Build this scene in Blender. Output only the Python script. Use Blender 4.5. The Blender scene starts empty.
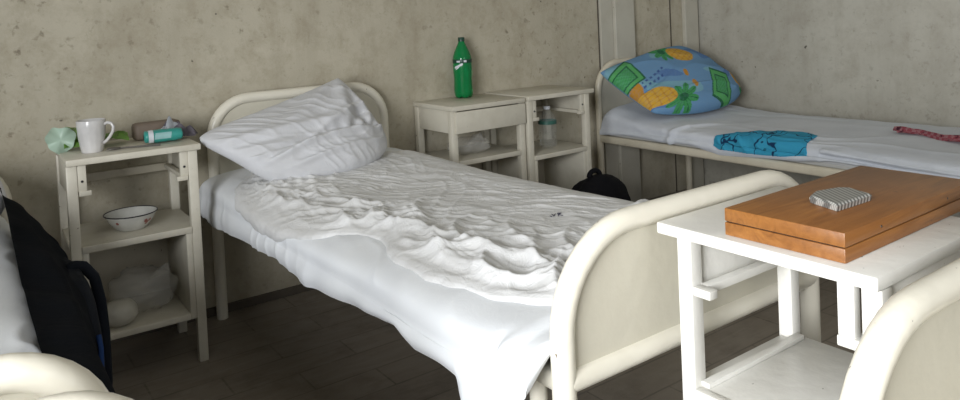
import bpy, bmesh, math, random
from math import sin, cos, pi, radians as R, sqrt, exp
from mathutils import Vector, Matrix, noise

scene = bpy.context.scene
COL = scene.collection
random.seed(7)

# ------------------------------------------------------------------ helpers
def link(o, parent=None):
    COL.objects.link(o)
    if parent: o.parent = parent
    return o

def tag(o, label=None, cat=None, group=None, kind=None):
    if label: o['label'] = label
    if cat: o['category'] = cat
    if group: o['group'] = group
    if kind: o['kind'] = kind
    return o

def thing(name, label, cat, loc=(0, 0, 0), rz=0, group=None):
    o = bpy.data.objects.new(name, None)
    o.empty_display_size = .05
    link(o); o.location = loc; o.rotation_euler = (0, 0, rz)
    return tag(o, label, cat, group)

def obj(name, bm, mat, parent=None, smooth=None, label=None):
    """link one bmesh as one mesh object; smooth = auto smooth angle in degrees"""
    bmesh.ops.recalc_face_normals(bm, faces=bm.faces)
    me = bpy.data.meshes.new(name)
    bm.to_mesh(me); bm.free()
    mats = mat if isinstance(mat, (list, tuple)) else [mat]
    for m in mats: me.materials.append(m)
    if smooth is not None:
        for p in me.polygons: p.use_smooth = True
        if smooth < 180:
            me.set_sharp_from_angle(angle=R(smooth))
    o = bpy.data.objects.new(name, me)
    link(o, parent)
    if label: o['label'] = label
    return o

def add_box(bm, x0, x1, y0, y1, z0, z1, bev=.003, rot=None, mi=0):
    ret = bmesh.ops.create_cube(bm, size=1)
    vs = ret['verts']
    M = Matrix.Translation(((x0+x1)/2, (y0+y1)/2, (z0+z1)/2)) @ Matrix.Diagonal((x1-x0, y1-y0, z1-z0, 1))
    if rot is not None: M = rot @ M
    bmesh.ops.transform(bm, matrix=M, verts=vs)
    es = list({e for v in vs for e in v.link_edges})
    fs = {f for v in vs for f in v.link_faces}
    for f in fs: f.material_index = mi
    if bev > 0:
        bmesh.ops.bevel(bm, geom=es, offset=bev, segments=2, affect='EDGES', profile=.5)
    return bm

def boxbm(*a, **k):
    return add_box(bmesh.new(), *a, **k)

def add_tube(bm, pts, r, n=14, closed=False, rf=None, caps=True):
    pts = [Vector(p) for p in pts]
    N = len(pts); rings = []
    prev = None
    for i, p in enumerate(pts):
        if closed: t = pts[(i+1) % N]-pts[i-1]
        elif i == 0: t = pts[1]-pts[0]
        elif i == N-1: t = pts[-1]-pts[-2]
        else: t = (pts[i+1]-p).normalized()+(p-pts[i-1]).normalized()
        t.normalize()
        if prev is None:
            a = Vector((0, 0, 1)) if abs(t.z) < .9 else Vector((1, 0, 0))
            u = t.cross(a).normalized()
        else:
            u = (prev-t*prev.dot(t)).normalized()
        prev = u; w = t.cross(u)
        rr = rf(i/(N-1)) if rf else r
        rings.append([bm.verts.new(p+(u*cos(2*pi*k/n)+w*sin(2*pi*k/n))*rr) for k in range(n)])
    for i in range(N if closed else N-1):
        A, B = rings[i], rings[(i+1) % N]
        for k in range(n):
            bm.faces.new((A[k], A[(k+1) % n], B[(k+1) % n], B[k]))
    if not closed and caps:
        bm.faces.new(rings[0]); bm.faces.new(rings[-1])
    return bm

def add_lathe(bm, prof, n=32, c=(0, 0, 0)):
    rings = []
    for r, z in prof:
        if r < 1e-5: rings.append([bm.verts.new((c[0], c[1], c[2]+z))])
        else: rings.append([bm.verts.new((c[0]+r*cos(2*pi*k/n), c[1]+r*sin(2*pi*k/n), c[2]+z)) for k in range(n)])
    for A, B in zip(rings, rings[1:]):
        if len(A) == 1 and len(B) == 1: continue
        for k in range(n):
            k2 = (k+1) % n
            if len(A) == 1: bm.faces.new((A[0], B[k], B[k2]))
            elif len(B) == 1: bm.faces.new((A[k], A[k2], B[0]))
            else: bm.faces.new((A[k], A[k2], B[k2], B[k]))
    return bm

def add_prism(bm, poly, z0, z1):
    lo = [bm.verts.new((x, y, z0)) for x, y in poly]
    hi = [bm.verts.new((x, y, z1)) for x, y in poly]
    n = len(poly)
    bm.faces.new(lo); bm.faces.new(hi)
    for k in range(n): bm.faces.new((lo[k], lo[(k+1) % n], hi[(k+1) % n], hi[k]))
    return bm

def add_grid(bm, f, nu, nv, closed_u=False):
    V = [[bm.verts.new(f(i/(nu-1), j/(nv-1))) for j in range(nv)] for i in range(nu)]
    for i in range(nu-1):
        for j in range(nv-1):
            bm.faces.new((V[i][j], V[i+1][j], V[i+1][j+1], V[i][j+1]))
    return V

def lerp(a, b, t): return a+(b-a)*t
def sstep(a, b, x):
    t = max(0, min(1, (x-a)/(b-a))); return t*t*(3-2*t)
def interp(tab, x):
    """smooth interpolation through (x, y) pairs sorted by x"""
    if x <= tab[0][0]: return tab[0][1]
    for (x0, y0), (x1, y1) in zip(tab, tab[1:]):
        if x <= x1:
            t = (x-x0)/(x1-x0)
            return lerp(y0, y1, t*t*(3-2*t)*.5+t*.5)
    return tab[-1][1]

def ridge(x, y, z=0):
    """creased noise, ~0 flat, ->1 at sharp creases"""
    return 1-abs(noise.noise((x, y, z)))*2.2

def wrinkle(x, y, ang, fl, fc, seed=0.0, warp=.5):
    """cloth creases running along ang; fl / fc are frequencies along and across"""
    wx = noise.noise((x*3.1+seed, y*3.1, 7.7))*warp
    wy = noise.noise((x*3.1, y*3.1+seed, 3.3))*warp
    a = (x*cos(ang)+y*sin(ang))*fl+wx
    b = (-x*sin(ang)+y*cos(ang))*fc+wy*2
    r = ridge(a, b, seed)
    return max(0, r)**2

# ------------------------------------------------------------------ materials
def new_mat(name):
    m = bpy.data.materials.new(name); m.use_nodes = True
    nt = m.node_tree; b = nt.nodes['Principled BSDF']
    return m, nt, b

def N(nt, t, **k):
    n = nt.nodes.new(t)
    for a, v in k.items(): setattr(n, a, v)
    return n

def coords(nt, scale=(1, 1, 1), kind='Object', rot=(0, 0, 0)):
    tc = N(nt, 'ShaderNodeTexCoord'); mp = N(nt, 'ShaderNodeMapping')
    mp.inputs['Scale'].default_value = scale; mp.inputs['Rotation'].default_value = rot
    nt.links.new(tc.outputs[kind], mp.inputs[0])
    return mp.outputs[0]

def noise_tex(nt, vec, scale, detail=4, rough=.55, dist=0):
    n = N(nt, 'ShaderNodeTexNoise')
    n.inputs['Scale'].default_value = scale; n.inputs['Detail'].default_value = detail
    n.inputs['Roughness'].default_value = rough; n.inputs['Distortion'].default_value = dist
    nt.links.new(vec, n.inputs['Vector'])
    return n.outputs['Fac']

def ramp(nt, fac, stops):
    r = N(nt, 'ShaderNodeValToRGB')
    el = r.color_ramp.elements
    while len(el) < len(stops): el.new(.5)
    for e, (p, c) in zip(el, stops):
        e.position = p; e.color = (*c, 1) if len(c) == 3 else c
    nt.links.new(fac, r.inputs[0])
    return r.outputs['Color']

def mix(nt, fac, a, b, mode='MIX'):
    m = N(nt, 'ShaderNodeMix', data_type='RGBA', blend_type=mode)
    if isinstance(fac, (int, float)): m.inputs[0].default_value = fac
    else: nt.links.new(fac, m.inputs[0])
    for v, s in ((a, 6), (b, 7)):
        if isinstance(v, (tuple, list)): m.inputs[s].default_value = (*v, 1) if len(v) == 3 else v
        else: nt.links.new(v, m.inputs[s])
    return m.outputs[2]

def bump(nt, b, h, strength=.3, dist=.01, base=None):
    n = N(nt, 'ShaderNodeBump'); n.inputs['Strength'].default_value = strength
    n.inputs['Distance'].default_value = dist
    nt.links.new(h, n.inputs['Height'])
    nt.links.new(n.outputs[0], b.inputs['Normal'])

def painted(name, c, rough=.4, grime=(.45, .40, .30), g=.35, chips=True, scale=6, spec=.5):
    m, nt, b = new_mat(name)
    v = coords(nt)
    n1 = noise_tex(nt, v, scale, 5, .6)
    dark = tuple(a*lerp(1, gg, g) for a, gg in zip(c, grime))
    col = ramp(nt, n1, [(.30, dark), (.58, c)])
    if chips:
        n2 = noise_tex(nt, v, 55, 3, .5)
        f = ramp(nt, n2, [(.735, (0, 0, 0)), (.76, (1, 1, 1))])
        col = mix(nt, f, col, (.10, .07, .05))
    nt.links.new(col, b.inputs['Base Color'])
    b.inputs['Roughness'].default_value = rough
    b.inputs['Specular IOR Level'].default_value = spec
    n3 = noise_tex(nt, v, 28, 3, .5)
    bump(nt, b, n3, .12, .01)
    return m

def cloth(name, c, c2=None, rough=.9, crease=.10, sheen=.1, blot=3.5):
    m, nt, b = new_mat(name)
    v = coords(nt)
    n1 = noise_tex(nt, v, blot, 4, .6)
    col = ramp(nt, n1, [(.3, c2 or tuple(x*.9 for x in c)), (.65, c)])
    nt.links.new(col, b.inputs['Base Color'])
    b.inputs['Roughness'].default_value = rough
    b.inputs['Specular IOR Level'].default_value = .15
    b.inputs['Sheen Weight'].default_value = sheen
    n2 = noise_tex(nt, v, 11, 5, .6, 1.4)
    cr_ = ramp(nt, n2, [(.40, (0, 0, 0)), (.50, (1, 1, 1)), (.60, (0, 0, 0))])
    bump(nt, b, cr_, crease, .006)
    return m

def plain(name, c, rough=.5, metal=0, spec=.5):
    m, nt, b = new_mat(name)
    v = coords(nt)
    n1 = noise_tex(nt, v, 20, 3, .5)
    col = ramp(nt, n1, [(.3, tuple(x*.82 for x in c)), (.7, c)])
    nt.links.new(col, b.inputs['Base Color'])
    b.inputs['Roughness'].default_value = rough; b.inputs['Metallic'].default_value = metal
    b.inputs['Specular IOR Level'].default_value = spec
    return m

M = {}
M['stand'] = painted('stand_paint', (.62, .59, .50), .42, g=.30)
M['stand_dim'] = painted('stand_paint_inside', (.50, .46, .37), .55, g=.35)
M['stand_front'] = painted('stand_paint_white', (.74, .73, .69), .35, g=.15)  # whiter copy of the stand paint for the foreground stand
M['bed'] = painted('bed_enamel', (.78, .745, .64), .28, g=.10)
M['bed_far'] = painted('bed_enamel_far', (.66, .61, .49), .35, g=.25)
M['panel'] = painted('bed_panel', (.62, .59, .49), .45, g=.12, chips=False, scale=2)
M['sheet'] = cloth('sheet_cotton', (.80, .825, .85), (.74, .765, .80), crease=.05)
M['coverlet'] = cloth('coverlet_cotton', (.73, .735, .74), (.60, .60, .59), blot=4, crease=.22)
M['pillow'] = cloth('pillow_cotton', (.66, .67, .70), (.58, .585, .60))
M['duvet'] = cloth('duvet_cotton', (.60, .63, .68), (.52, .55, .60))
M['black'] = cloth('black_nylon', (.012, .012, .014), (.006, .006, .008), sheen=0)
M['navy'] = cloth('navy_cloth', (.014, .017, .024), (.008, .010, .015), sheen=0)
M['navy_trim'] = cloth('blue_trim', (.02, .05, .16), sheen=0)
M['ceramic'] = plain('mug_glaze', (.62, .61, .60), .2)
M['enamel'] = plain('bowl_enamel', (.68, .68, .64), .2)
M['rim'] = plain('black_rim', (.012, .012, .015), .3)
M['red_decal'] = plain('red_decal', (.30, .10, .08), .3)
M['teal'] = plain('teal_wrap', (.04, .32, .28), .35)
M['white_wrap'] = plain('white_wrap', (.65, .68, .72), .4)
M['brown_case'] = plain('brown_case', (.20, .155, .12), .6)
M['grey_wrap'] = plain('grey_wrap', (.22, .20, .24), .45)
M['steel'] = plain('dull_steel', (.16, .15, .14), .4, .6)
M['dark_cap'] = plain('dark_green_cap', (.006, .05, .03), .4)
M['ink'] = plain('ink', (.05, .05, .08), .8)
M['loaf'] = plain('cream_lid', (.52, .50, .43), .5)

def glassy(name, c, rough=.05, alpha=1, trans=1.0, ior=1.45):
    m, nt, b = new_mat(name)
    v = coords(nt); n1 = noise_tex(nt, v, 15, 2, .5)
    col = ramp(nt, n1, [(.3, tuple(x*.92 for x in c)), (.7, c)])
    nt.links.new(col, b.inputs['Base Color'])
    b.inputs['Roughness'].default_value = rough
    b.inputs['Transmission Weight'].default_value = trans
    b.inputs['IOR'].default_value = ior
    b.inputs['Alpha'].default_value = alpha
    return m
M['green_pet'] = glassy('green_plastic', (.006, .30, .085), .12, trans=.45)
M['clear_pet'] = glassy('clear_plastic', (.80, .84, .84), .04, alpha=.10, trans=.3, ior=1.3)
M['water'] = glassy('water', (.95, .98, .97), .02, alpha=.22, ior=1.2)
M['clear_bag'] = glassy('thin_plastic_film', (.80, .79, .74), .3, alpha=.26, trans=0)
M['green_bag'] = glassy('green_film', (.20, .40, .07), .4, alpha=.9, trans=.1)
M['pale_film'] = glassy('pale_green_film', (.50, .66, .54), .35, alpha=.85, trans=.1)

# walls
def wall_mat(name, ca, cb, stain, dark_amt=.5, vert=.6):
    m, nt, b = new_mat(name)
    v = coords(nt)
    big = noise_tex(nt, v, 1.3, 5, .62, .3)
    col = ramp(nt, big, [(.32, cb), (.62, ca)])
    med = noise_tex(nt, v, 6.5, 8, .75, .15)
    col = mix(nt, ramp(nt, med, [(.45, (0, 0, 0)), (.72, (dark_amt,)*3)]), col, stain)
    fine = noise_tex(nt, v, 34, 5, .7)
    col = mix(nt, ramp(nt, fine, [(.58, (0, 0, 0)), (.75, (.42,)*3)]), col, tuple(x*.55 for x in stain))
    v2 = coords(nt, (3.5, 3.5, .55))
    drip = noise_tex(nt, v2, 2.2, 5, .6, .4)
    col = mix(nt, ramp(nt, drip, [(.5, (0, 0, 0)), (.8, (vert*.5,)*3)]), col, tuple(x*.8 for x in stain))
    bl = noise_tex(nt, v, 24, 3, .6)
    patchy = noise_tex(nt, v, 1.7, 2, .5)
    blf = ramp(nt, bl, [(.60, (0, 0, 0)), (.70, (.75,)*3)])
    blf = mix(nt, 1, blf, ramp(nt, patchy, [(.40, (.15,)*3), (.62, (1, 1, 1))]), 'MULTIPLY')
    col = mix(nt, blf, col, tuple(x*.62 for x in stain))
    sp = noise_tex(nt, v, 21, 2, .4)
    col = mix(nt, ramp(nt, sp, [(.765, (0, 0, 0)), (.79, (.8,)*3)]), col, (.05, .045, .035))
    nt.links.new(col, b.inputs['Base Color'])
    b.inputs['Roughness'].default_value = .75
    b.inputs['Specular IOR Level'].default_value = .25
    bump(nt, b, med, .22, .02)
    return m
M['wall_l'] = wall_mat('old_wall_plaster', (.505, .468, .372), (.425, .39, .305), (.27, .225, .15), .6)
M['wall_r'] = wall_mat('old_wall_plaster_grey', (.47, .455, .395), (.41, .395, .34), (.28, .25, .20), .5)
M['batten'] = painted('batten_paint', (.50, .48, .41), .5, g=.2)
M['seam'] = plain('dark_seam', (.10, .085, .065), .9)

def floor_mat():
    m, nt, b = new_mat('worn_brown_linoleum')
    v = coords(nt, (1, 1, 1), rot=(0, 0, R(0)))
    br = N(nt, 'ShaderNodeTexBrick'); br.offset = .5
    br.inputs['Scale'].default_value = 1
    br.inputs['Brick Width'].default_value = .42; br.inputs['Row Height'].default_value = .14
    br.inputs['Mortar Size'].default_value = .004; br.inputs['Mortar Smooth'].default_value = .4
    br.inputs['Bias'].default_value = 0
    br.inputs['Color1'].default_value = (.27, .235, .195, 1); br.inputs['Color2'].default_value = (.225, .195, .162, 1)
    br.inputs['Mortar'].default_value = (.15, .13, .108, 1)
    nt.links.new(v, br.inputs['Vector'])
    v2 = coords(nt, (1.5, 9, 1))
    n1 = noise_tex(nt, v2, 3, 6, .65, .6)
    col = mix(nt, ramp(nt, n1, [(.38, (0, 0, 0)), (.72, (.7,)*3)]), br.outputs['Color'], (.32, .285, .24))
    n2 = noise_tex(nt, coords(nt), 6, 6, .7)
    col = mix(nt, ramp(nt, n2, [(.5, (0, 0, 0)), (.75, (.6,)*3)]), col, (.12, .103, .086))
    nt.links.new(col, b.inputs['Base Color'])
    b.inputs['Roughness'].default_value = .5
    b.inputs['Specular IOR Level'].default_value = .3
    bump(nt, b, n1, .1, .01)
    return m
M['floor'] = floor_mat()

def wood_mat():
    m, nt, b = new_mat('varnished_wood')
    v = coords(nt, (1.4, 16, 16))
    n1 = noise_tex(nt, v, 2.6, 6, .65, 1.2)
    col = ramp(nt, n1, [(.30, (.17, .066, .015)), (.5, (.29, .118, .028)), (.72, (.38, .165, .042))])
    n2 = noise_tex(nt, coords(nt), 7, 4, .6, .5)
    col = mix(nt, ramp(nt, n2, [(.42, (.55,)*3), (.68, (0, 0, 0))]), col, (.20, .075, .018))
    n3 = noise_tex(nt, coords(nt), 60, 2, .5)
    col = mix(nt, ramp(nt, n3, [(.74, (0, 0, 0)), (.78, (.8,)*3)]), col, (.06, .02, .01))
    nt.links.new(col, b.inputs['Base Color'])
    b.inputs['Roughness'].default_value = .38
    bump(nt, b, n1, .06, .01)
    return m
M['wood'] = wood_mat()

def voronoi_cloth(name, base, line, scale, lo, hi, warp=2.0):
    m, nt, b = new_mat(name)
    v = coords(nt, (1, 1, 1))
    vo = N(nt, 'ShaderNodeTexVoronoi', feature='DISTANCE_TO_EDGE'); vo.inputs['Scale'].default_value = scale
    nz = N(nt, 'ShaderNodeTexNoise'); nz.inputs['Scale'].default_value = 9
    nt.links.new(v, nz.inputs['Vector'])
    add = N(nt, 'ShaderNodeMix', data_type='RGBA', blend_type='LINEAR_LIGHT'); add.inputs[0].default_value = .05*warp
    nt.links.new(v, add.inputs[6]); nt.links.new(nz.outputs['Color'], add.inputs[7])
    nt.links.new(add.outputs[2], vo.inputs['Vector'])
    f = ramp(nt, vo.outputs['Distance'], [(lo, (1, 1, 1)), (hi, (0, 0, 0))])
    col = mix(nt, f, base, line)
    nt.links.new(col, b.inputs['Base Color'])
    b.inputs['Roughness'].default_value = .85
    return m
M['cyan'] = voronoi_cloth('cyan_printed_cloth', (.07, .55, .80), (.012, .07, .19), 6.5, .012, .024)

def red_mat():
    m, nt, b = new_mat('red_checked_cloth')
    v = coords(nt, (1, 1, 1), 'Object', (0, 0, .5))
    ck = N(nt, 'ShaderNodeTexChecker'); ck.inputs['Scale'].default_value = 55
    ck.inputs['Color1'].default_value = (.46, .11, .14, 1); ck.inputs['Color2'].default_value = (.56, .26, .29, 1)
    nt.links.new(v, ck.inputs['Vector'])
    n2 = noise_tex(nt, v, 25, 3)
    col = mix(nt, ramp(nt, n2, [(.56, (0, 0, 0)), (.62, (1, 1, 1))]), ck.outputs['Color'], (.09, .02, .04))
    nt.links.new(col, b.inputs['Base Color']); b.inputs['Roughness'].default_value = .9
    return m
M['red'] = red_mat()

def silver_pack():
    m, nt, b = new_mat('silver_crosshatch')
    v = coords(nt, (1, 1, 1), 'Object', (0, 0, .6))
    w1 = N(nt, 'ShaderNodeTexWave'); w1.inputs['Scale'].default_value = 38; w1.bands_direction = 'X'
    w2 = N(nt, 'ShaderNodeTexWave'); w2.inputs['Scale'].default_value = 60; w2.bands_direction = 'Y'
    nt.links.new(v, w1.inputs['Vector']); nt.links.new(v, w2.inputs['Vector'])
    c1 = ramp(nt, w1.outputs['Fac'], [(.3, (.20, .20, .19)), (.6, (.52, .52, .49))])
    c2 = ramp(nt, w2.outputs['Fac'], [(.3, (.6, .6, .6)), (.6, (1, 1, 1))])
    col = mix(nt, 1, c1, c2, 'MULTIPLY')
    nt.links.new(col, b.inputs['Base Color'])
    b.inputs['Roughness'].default_value = .35; b.inputs['Metallic'].default_value = .25
    return m
M['silver'] = silver_pack()

def attr_mat():
    m, nt, b = new_mat('printed_pillow_cotton')
    a = N(nt, 'ShaderNodeVertexColor'); a.layer_name = 'print'
    v = coords(nt); n2 = noise_tex(nt, v, 70, 3)
    col = mix(nt, ramp(nt, n2, [(.4, (0, 0, 0)), (.8, (.25,)*3)]), a.outputs['Color'], (.2, .3, .4))
    nt.links.new(col, b.inputs['Base Color'])
    b.inputs['Roughness'].default_value = .85; b.inputs['Specular IOR Level'].default_value = .2
    return m
M['print'] = attr_mat()

# ------------------------------------------------------------------ the room
XR = 3.22
def struct(name, bm, m): return tag(obj(name, bm, m), kind='structure')
struct('floor', boxbm(-3.2, XR+.1, -5.2, .1, -.1, 0, bev=0), M['floor'])
struct('wall_back', boxbm(-3.2, XR+.1, 0, .1, 0, 2.9, bev=0), M['wall_l'])
struct('wall_right', boxbm(XR, XR+.1, -5.2, 0, 0, 2.9, bev=0), M['wall_r'])
struct('ceiling', boxbm(-3.2, XR+.1, -5.2, .1, 2.9, 3.0, bev=0), painted('ceiling_paint', (.6, .58, .52), .8, chips=False))
# boxed corner: boards and battens
struct('trim_1', boxbm(2.345, 2.44, -.018, 0, 0, 2.9, bev=.002), M['batten'])
struct('trim_2', boxbm(2.442, 2.60, -.040, 0, 0, 2.9, bev=.004), M['batten'])
struct('trim_3', boxbm(3.07, 3.195, -.030, 0, 0, 2.9, bev=.004), M['batten'])
bm = bmesh.new()
for x in (2.340, 2.960, 3.208): add_box(bm, x-.0035, x+.0035, -.004, .0, 0, 2.9, bev=0)
struct('trim_5', bm, M['seam'])
struct('baseboard_back', boxbm(-3.2, 2.34, -.012, 0, 0, .035, bev=.003), M['seam'])
bm = bmesh.new()
for y in (-.95, -1.75, -2.6): add_box(bm, XR-.012, XR, y-.03, y+.03, 0, .42, bev=.002)
struct('trim_6', bm, M['batten'])

# ------------------------------------------------------------------ bedside stands
def make_stand(name, label, loc, rz, w, d, h, mat, mi, drawer=False, lower_box=True,
               zmid=.474, group=None, lov=.0, rov=.0, shelf_rim=False, cleats=(1, 1), screws=True, bov=0):
    """front faces local -y; origin at the base centre of the footprint. lov/rov: tabletop overhang each side"""
    t = thing(name, label, 'bedside stand', loc, rz, group)
    x0, x1, y0, y1 = -w/2, w/2, -d/2, d/2-bov
    L = .031
    lx0, lx1 = x0+lov, x1-rov
    fy = y0+.012
    obj('tabletop', boxbm(x0, x1, y0, y1+bov, h-.022, h, bev=.004), mat, t, 40)
    for (a, b) in ((lx0, fy), (lx1-L, fy), (lx0, y1-.012-L), (lx1-L, y1-.012-L)):
        bm = boxbm(a, a+L, b, b+L, 0, h-.022, bev=.003)
        obj('leg', bm, mat, t, 40)
    # side aprons under the top
    for a in (lx0+.006, lx1-.006-.014):
        obj('side_apron', boxbm(a, a+.014, fy+L, y1-.012-L, h-.122, h-.022, bev=.002), mat, t, 40)
    if drawer:
        dr = obj('drawer', boxbm(lx0+L*.2+.012, lx1-.002, fy-.012, fy+.004, h-.122, h-.026, bev=.003), mat, t, 40)
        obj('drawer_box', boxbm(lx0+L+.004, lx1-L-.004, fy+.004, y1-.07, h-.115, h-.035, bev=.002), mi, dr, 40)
    else:
        for s, a, cl in ((1, lx0+L, cleats[0]), (-1, lx1-L, cleats[1])):
            bm = bmesh.new()
            cg = 0 if screws else .012
            if cl: add_box(bm, min(a+s*cg, a+s*(.026+cg)), max(a+s*cg, a+s*(.026+cg)), fy+.004, fy+.022, h-.108, h-.022, bev=.002)
            add_box(bm, min(a, a+s*.018), max(a, a+s*.018), fy+.022, y1-.04, h-.122, h-.106, bev=.002)
            add_box(bm, min(a+s*.002, a+s*.038), max(a+s*.002, a+s*.038), fy, fy+.022, h-.122, h-.106, bev=.002)
            ro = obj('drawer_runner', bm, mat, t, 40)
            if not screws: continue
            bm = bmesh.new(); 
            add_lathe(bm, [(0, 0), (.004, 0), (.004, .003), (0, .003)], 10)
            bmesh.ops.transform(bm, matrix=Matrix.Translation((a+s*.013, fy+.0045, h-.075)) @ Matrix.Rotation(R(90), 4, 'X'), verts=bm.verts)
            obj('screw_head', bm, M['rim'], ro, 60)
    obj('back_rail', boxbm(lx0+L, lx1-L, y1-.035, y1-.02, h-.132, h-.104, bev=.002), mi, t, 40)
    bm = boxbm(lx0+.004 if lower_box else lx0+L*.5, lx1-.004 if lower_box else lx1-L*.5, fy+(.0 if lower_box else -.004)+.014, y1-.016, zmid-.02, zmid, bev=.002)
    add_box(bm, lx0+L, lx1-L, fy-.004, fy+.015, zmid-.022, zmid+.001, bev=.003)
    obj('shelf', bm, mat, t, 40)
    if shelf_rim:
        obj('shelf_rim', boxbm(lx0+L, lx0+L+.018, fy+L*.5, y1-.03, zmid, zmid+.010, bev=.002), mat, t, 40)
    if lower_box:
        zb = .155
        for a in (lx0+L, lx1-L-.02):
            bm = boxbm(a, a+.02, fy+.002, y1-.02, zb, zmid-.02, bev=.003)
            obj('side_panel', bm, mat, t, 40)
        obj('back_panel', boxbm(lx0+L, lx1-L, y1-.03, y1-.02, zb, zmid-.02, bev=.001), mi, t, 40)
        bm = boxbm(lx0+L+.02, lx1-L-.02, fy, y1-.03, zb, zb+.022, bev=.003)
        obj('bottom_shelf', bm, mat, t, 40)
    else:
        obj('bottom_shelf', boxbm(lx0+L, lx1-L, fy, y1-.02, .20, .218, bev=.003), mat, t, 40)
    return t

H = .757
make_stand('bedside_stand', 'worn cream bedside stand holding a mug on top and an enamel bowl on its shelf', (-.184, -.226, 0), R(-1.0), .408, .36, H,
           M['stand'], M['stand_dim'], rov=.011)
make_stand('bedside_stand', 'cream bedside stand with a closed drawer, green bottle standing on its top', (1.304, -.172, 0), 0, .412, .34, H,
           M['stand'], M['stand_dim'], drawer=True, lower_box=False, zmid=.512)
make_stand('bedside_stand', 'cream drawerless bedside stand with a clear water bottle on its shelf', (1.731, -.178, 0), 0, .424, .352, H+.004,
           M['stand'], M['stand_dim'], zmid=.475, rov=.025)
make_stand('bedside_stand', 'bright white bedside stand carrying the brown wooden box in the foreground', (.566, -2.315, 0), R(-90), .400, .39, H,
           M['stand_front'], M['stand_front'], lov=.036, rov=.0, shelf_rim=True, zmid=.466, cleats=(0, 1), screws=False, bov=.028)

# ------------------------------------------------------------------ beds
def arch(x0, x1, y, h, r, z0=0, n=9, low=None):
    p = [(x0, y, z0), (x0, y, (z0+h-r)/2), (x0, y, h-r)]
    for k in range(1, n+1):
        a = pi-pi/2*k/n; p.append((x0+r+r*cos(a), y, h-r+r*sin(a)))
    p.append(((x0+x1)/2, y, h))
    for k in range(0, n+1):
        a = pi/2-pi/2*k/n; p.append((x1-r+r*cos(a), y, h-r+r*sin(a)))
    p += [(x1, y, (z0+h-r)/2), (x1, y, z0)]
    return p

def end_panel(x0, x1, y, zlo, h, r, th=.012):
    poly = []
    for k in range(0, 10):
        a = pi-pi/2*k/9; poly.append((x0+r+r*cos(a), h-r+r*sin(a)))
    for k in range(0, 10):
        a = pi/2-pi/2*k/9; poly.append((x1-r+r*cos(a), h-r+r*sin(a)))
    poly += [(x1, zlo), (x0, zlo)]
    bm = bmesh.new(); add_prism(bm, poly, -th/2, th/2)
    bmesh.ops.transform(bm, matrix=Matrix.Translation((0, y, 0)) @ Matrix.Rotation(R(90), 4, 'X'), verts=bm.verts)
    return bm

def make_bed(label, x0, x1, yh, yf, hh=.862, hf=.766, mat=None, rt=.020, head=True, foot=True, zrail=.435, low=.517, rin=0, rf_=.17, rh=.022):
    t = thing('hospital_bed', label, 'bed', ((x0+x1)/2, (yh+yf)/2, 0), 0)
    def loc(bm):
        bmesh.ops.transform(bm, matrix=Matrix.Translation((-(x0+x1)/2, -(yh+yf)/2, 0)), verts=bm.verts); return bm
    if head:
        a = add_tube(bmesh.new(), arch(x0, x1, yh, hh, .15), rt, 16)
        hb = obj('headboard', loc(a), mat, t, 60)
        add = add_tube(bmesh.new(), [(x0, yh, .48), ((x0+x1)/2, yh, .48), (x1, yh, .48)], rt*.8, 12)
        obj('cross_tube', loc(add), mat, hb, 60)
        obj('panel', loc(end_panel(x0, x1, yh, .48, hh, .15)), M['panel'], hb)
    if foot:
        a = add_tube(bmesh.new(), arch(x0, x1, yf, hf, rf_), rt, 18)
        fb = obj('footboard', loc(a), mat, t, 60)
        add = add_tube(bmesh.new(), [(x0+.004, yf, low), ((x0+x1)/2, yf, low), (x1-.004, yf, low)], rt, 16)
        obj('cross_tube', loc(add), mat, fb, 60)
        obj('panel', loc(end_panel(x0, x1, yf, low, hf, rf_)), M['panel'], fb)
    for x in (x0-.008+rin, x1+.008-rin):
        obj('side_rail', loc(boxbm(x-.016, x+.016, yf+.02, yh-.02, zrail-rh, zrail+rh, bev=.010)), mat, t, 60)
    yl = yf+.105
    for x in ((x0+.028,) if rin else (x0+.030, x1-.030)):
        obj('leg', loc(add_tube(bmesh.new(), [(x, yl, 0), (x, yl, .25), (x, yl, zrail+.045)], .017, 14)), mat, t, 60)
    bm = boxbm(x0+.01, x1-.01, yf+.03, yh-.03, zrail-.004, zrail+.004, bev=0)
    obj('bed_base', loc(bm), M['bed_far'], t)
    return t

make_bed('cream tubular hospital bed in the middle of the room with crumpled white bedding', .154, .912, -.054, -2.089, mat=M['bed'], rt=.0215, zrail=.500, rin=.03, rh=.018)
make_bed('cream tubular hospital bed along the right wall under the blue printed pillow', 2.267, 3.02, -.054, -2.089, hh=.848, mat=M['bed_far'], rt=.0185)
make_bed('pale hospital bed at the left edge beside the black bag', -1.30, -.541, -.054, -2.030, hh=.735, hf=.768, mat=M['bed'], rt=.022, rf_=.11)
# two beds of the next row, towards the camera: only their near boards reach the picture
make_bed('white tubular bed board in the lower right corner beside the wooden box stand', .126, .884, -4.45, -2.60, hf=.768, mat=M['bed'], head=True, rt=.021)
make_bed('white tubular bed end at the very bottom left behind the other bed end', -1.26, -.498, -4.15, -2.150, hf=.755, mat=M['bed'], head=True, rt=.022, rf_=.11)

# ------------------------------------------------------------------ bedding
def mattress_bm(x0, x1, y0, y1, z0, z1, r=.03):
    bm = boxbm(x0, x1, y0, y1, z0, z1, bev=r); return bm
def matt_mat():
    m, nt, b = new_mat('striped_ticking')
    w = N(nt, 'ShaderNodeTexWave'); w.inputs['Scale'].default_value = 12
    nt.links.new(coords(nt), w.inputs['Vector'])
    nt.links.new(ramp(nt, w.outputs['Fac'], [(.6, (.6, .6, .58)), (.8, (.2, .25, .4))]), b.inputs['Base Color'])
    b.inputs['Roughness'].default_value = .9
    return m
M['ticking'] = matt_mat()

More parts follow.
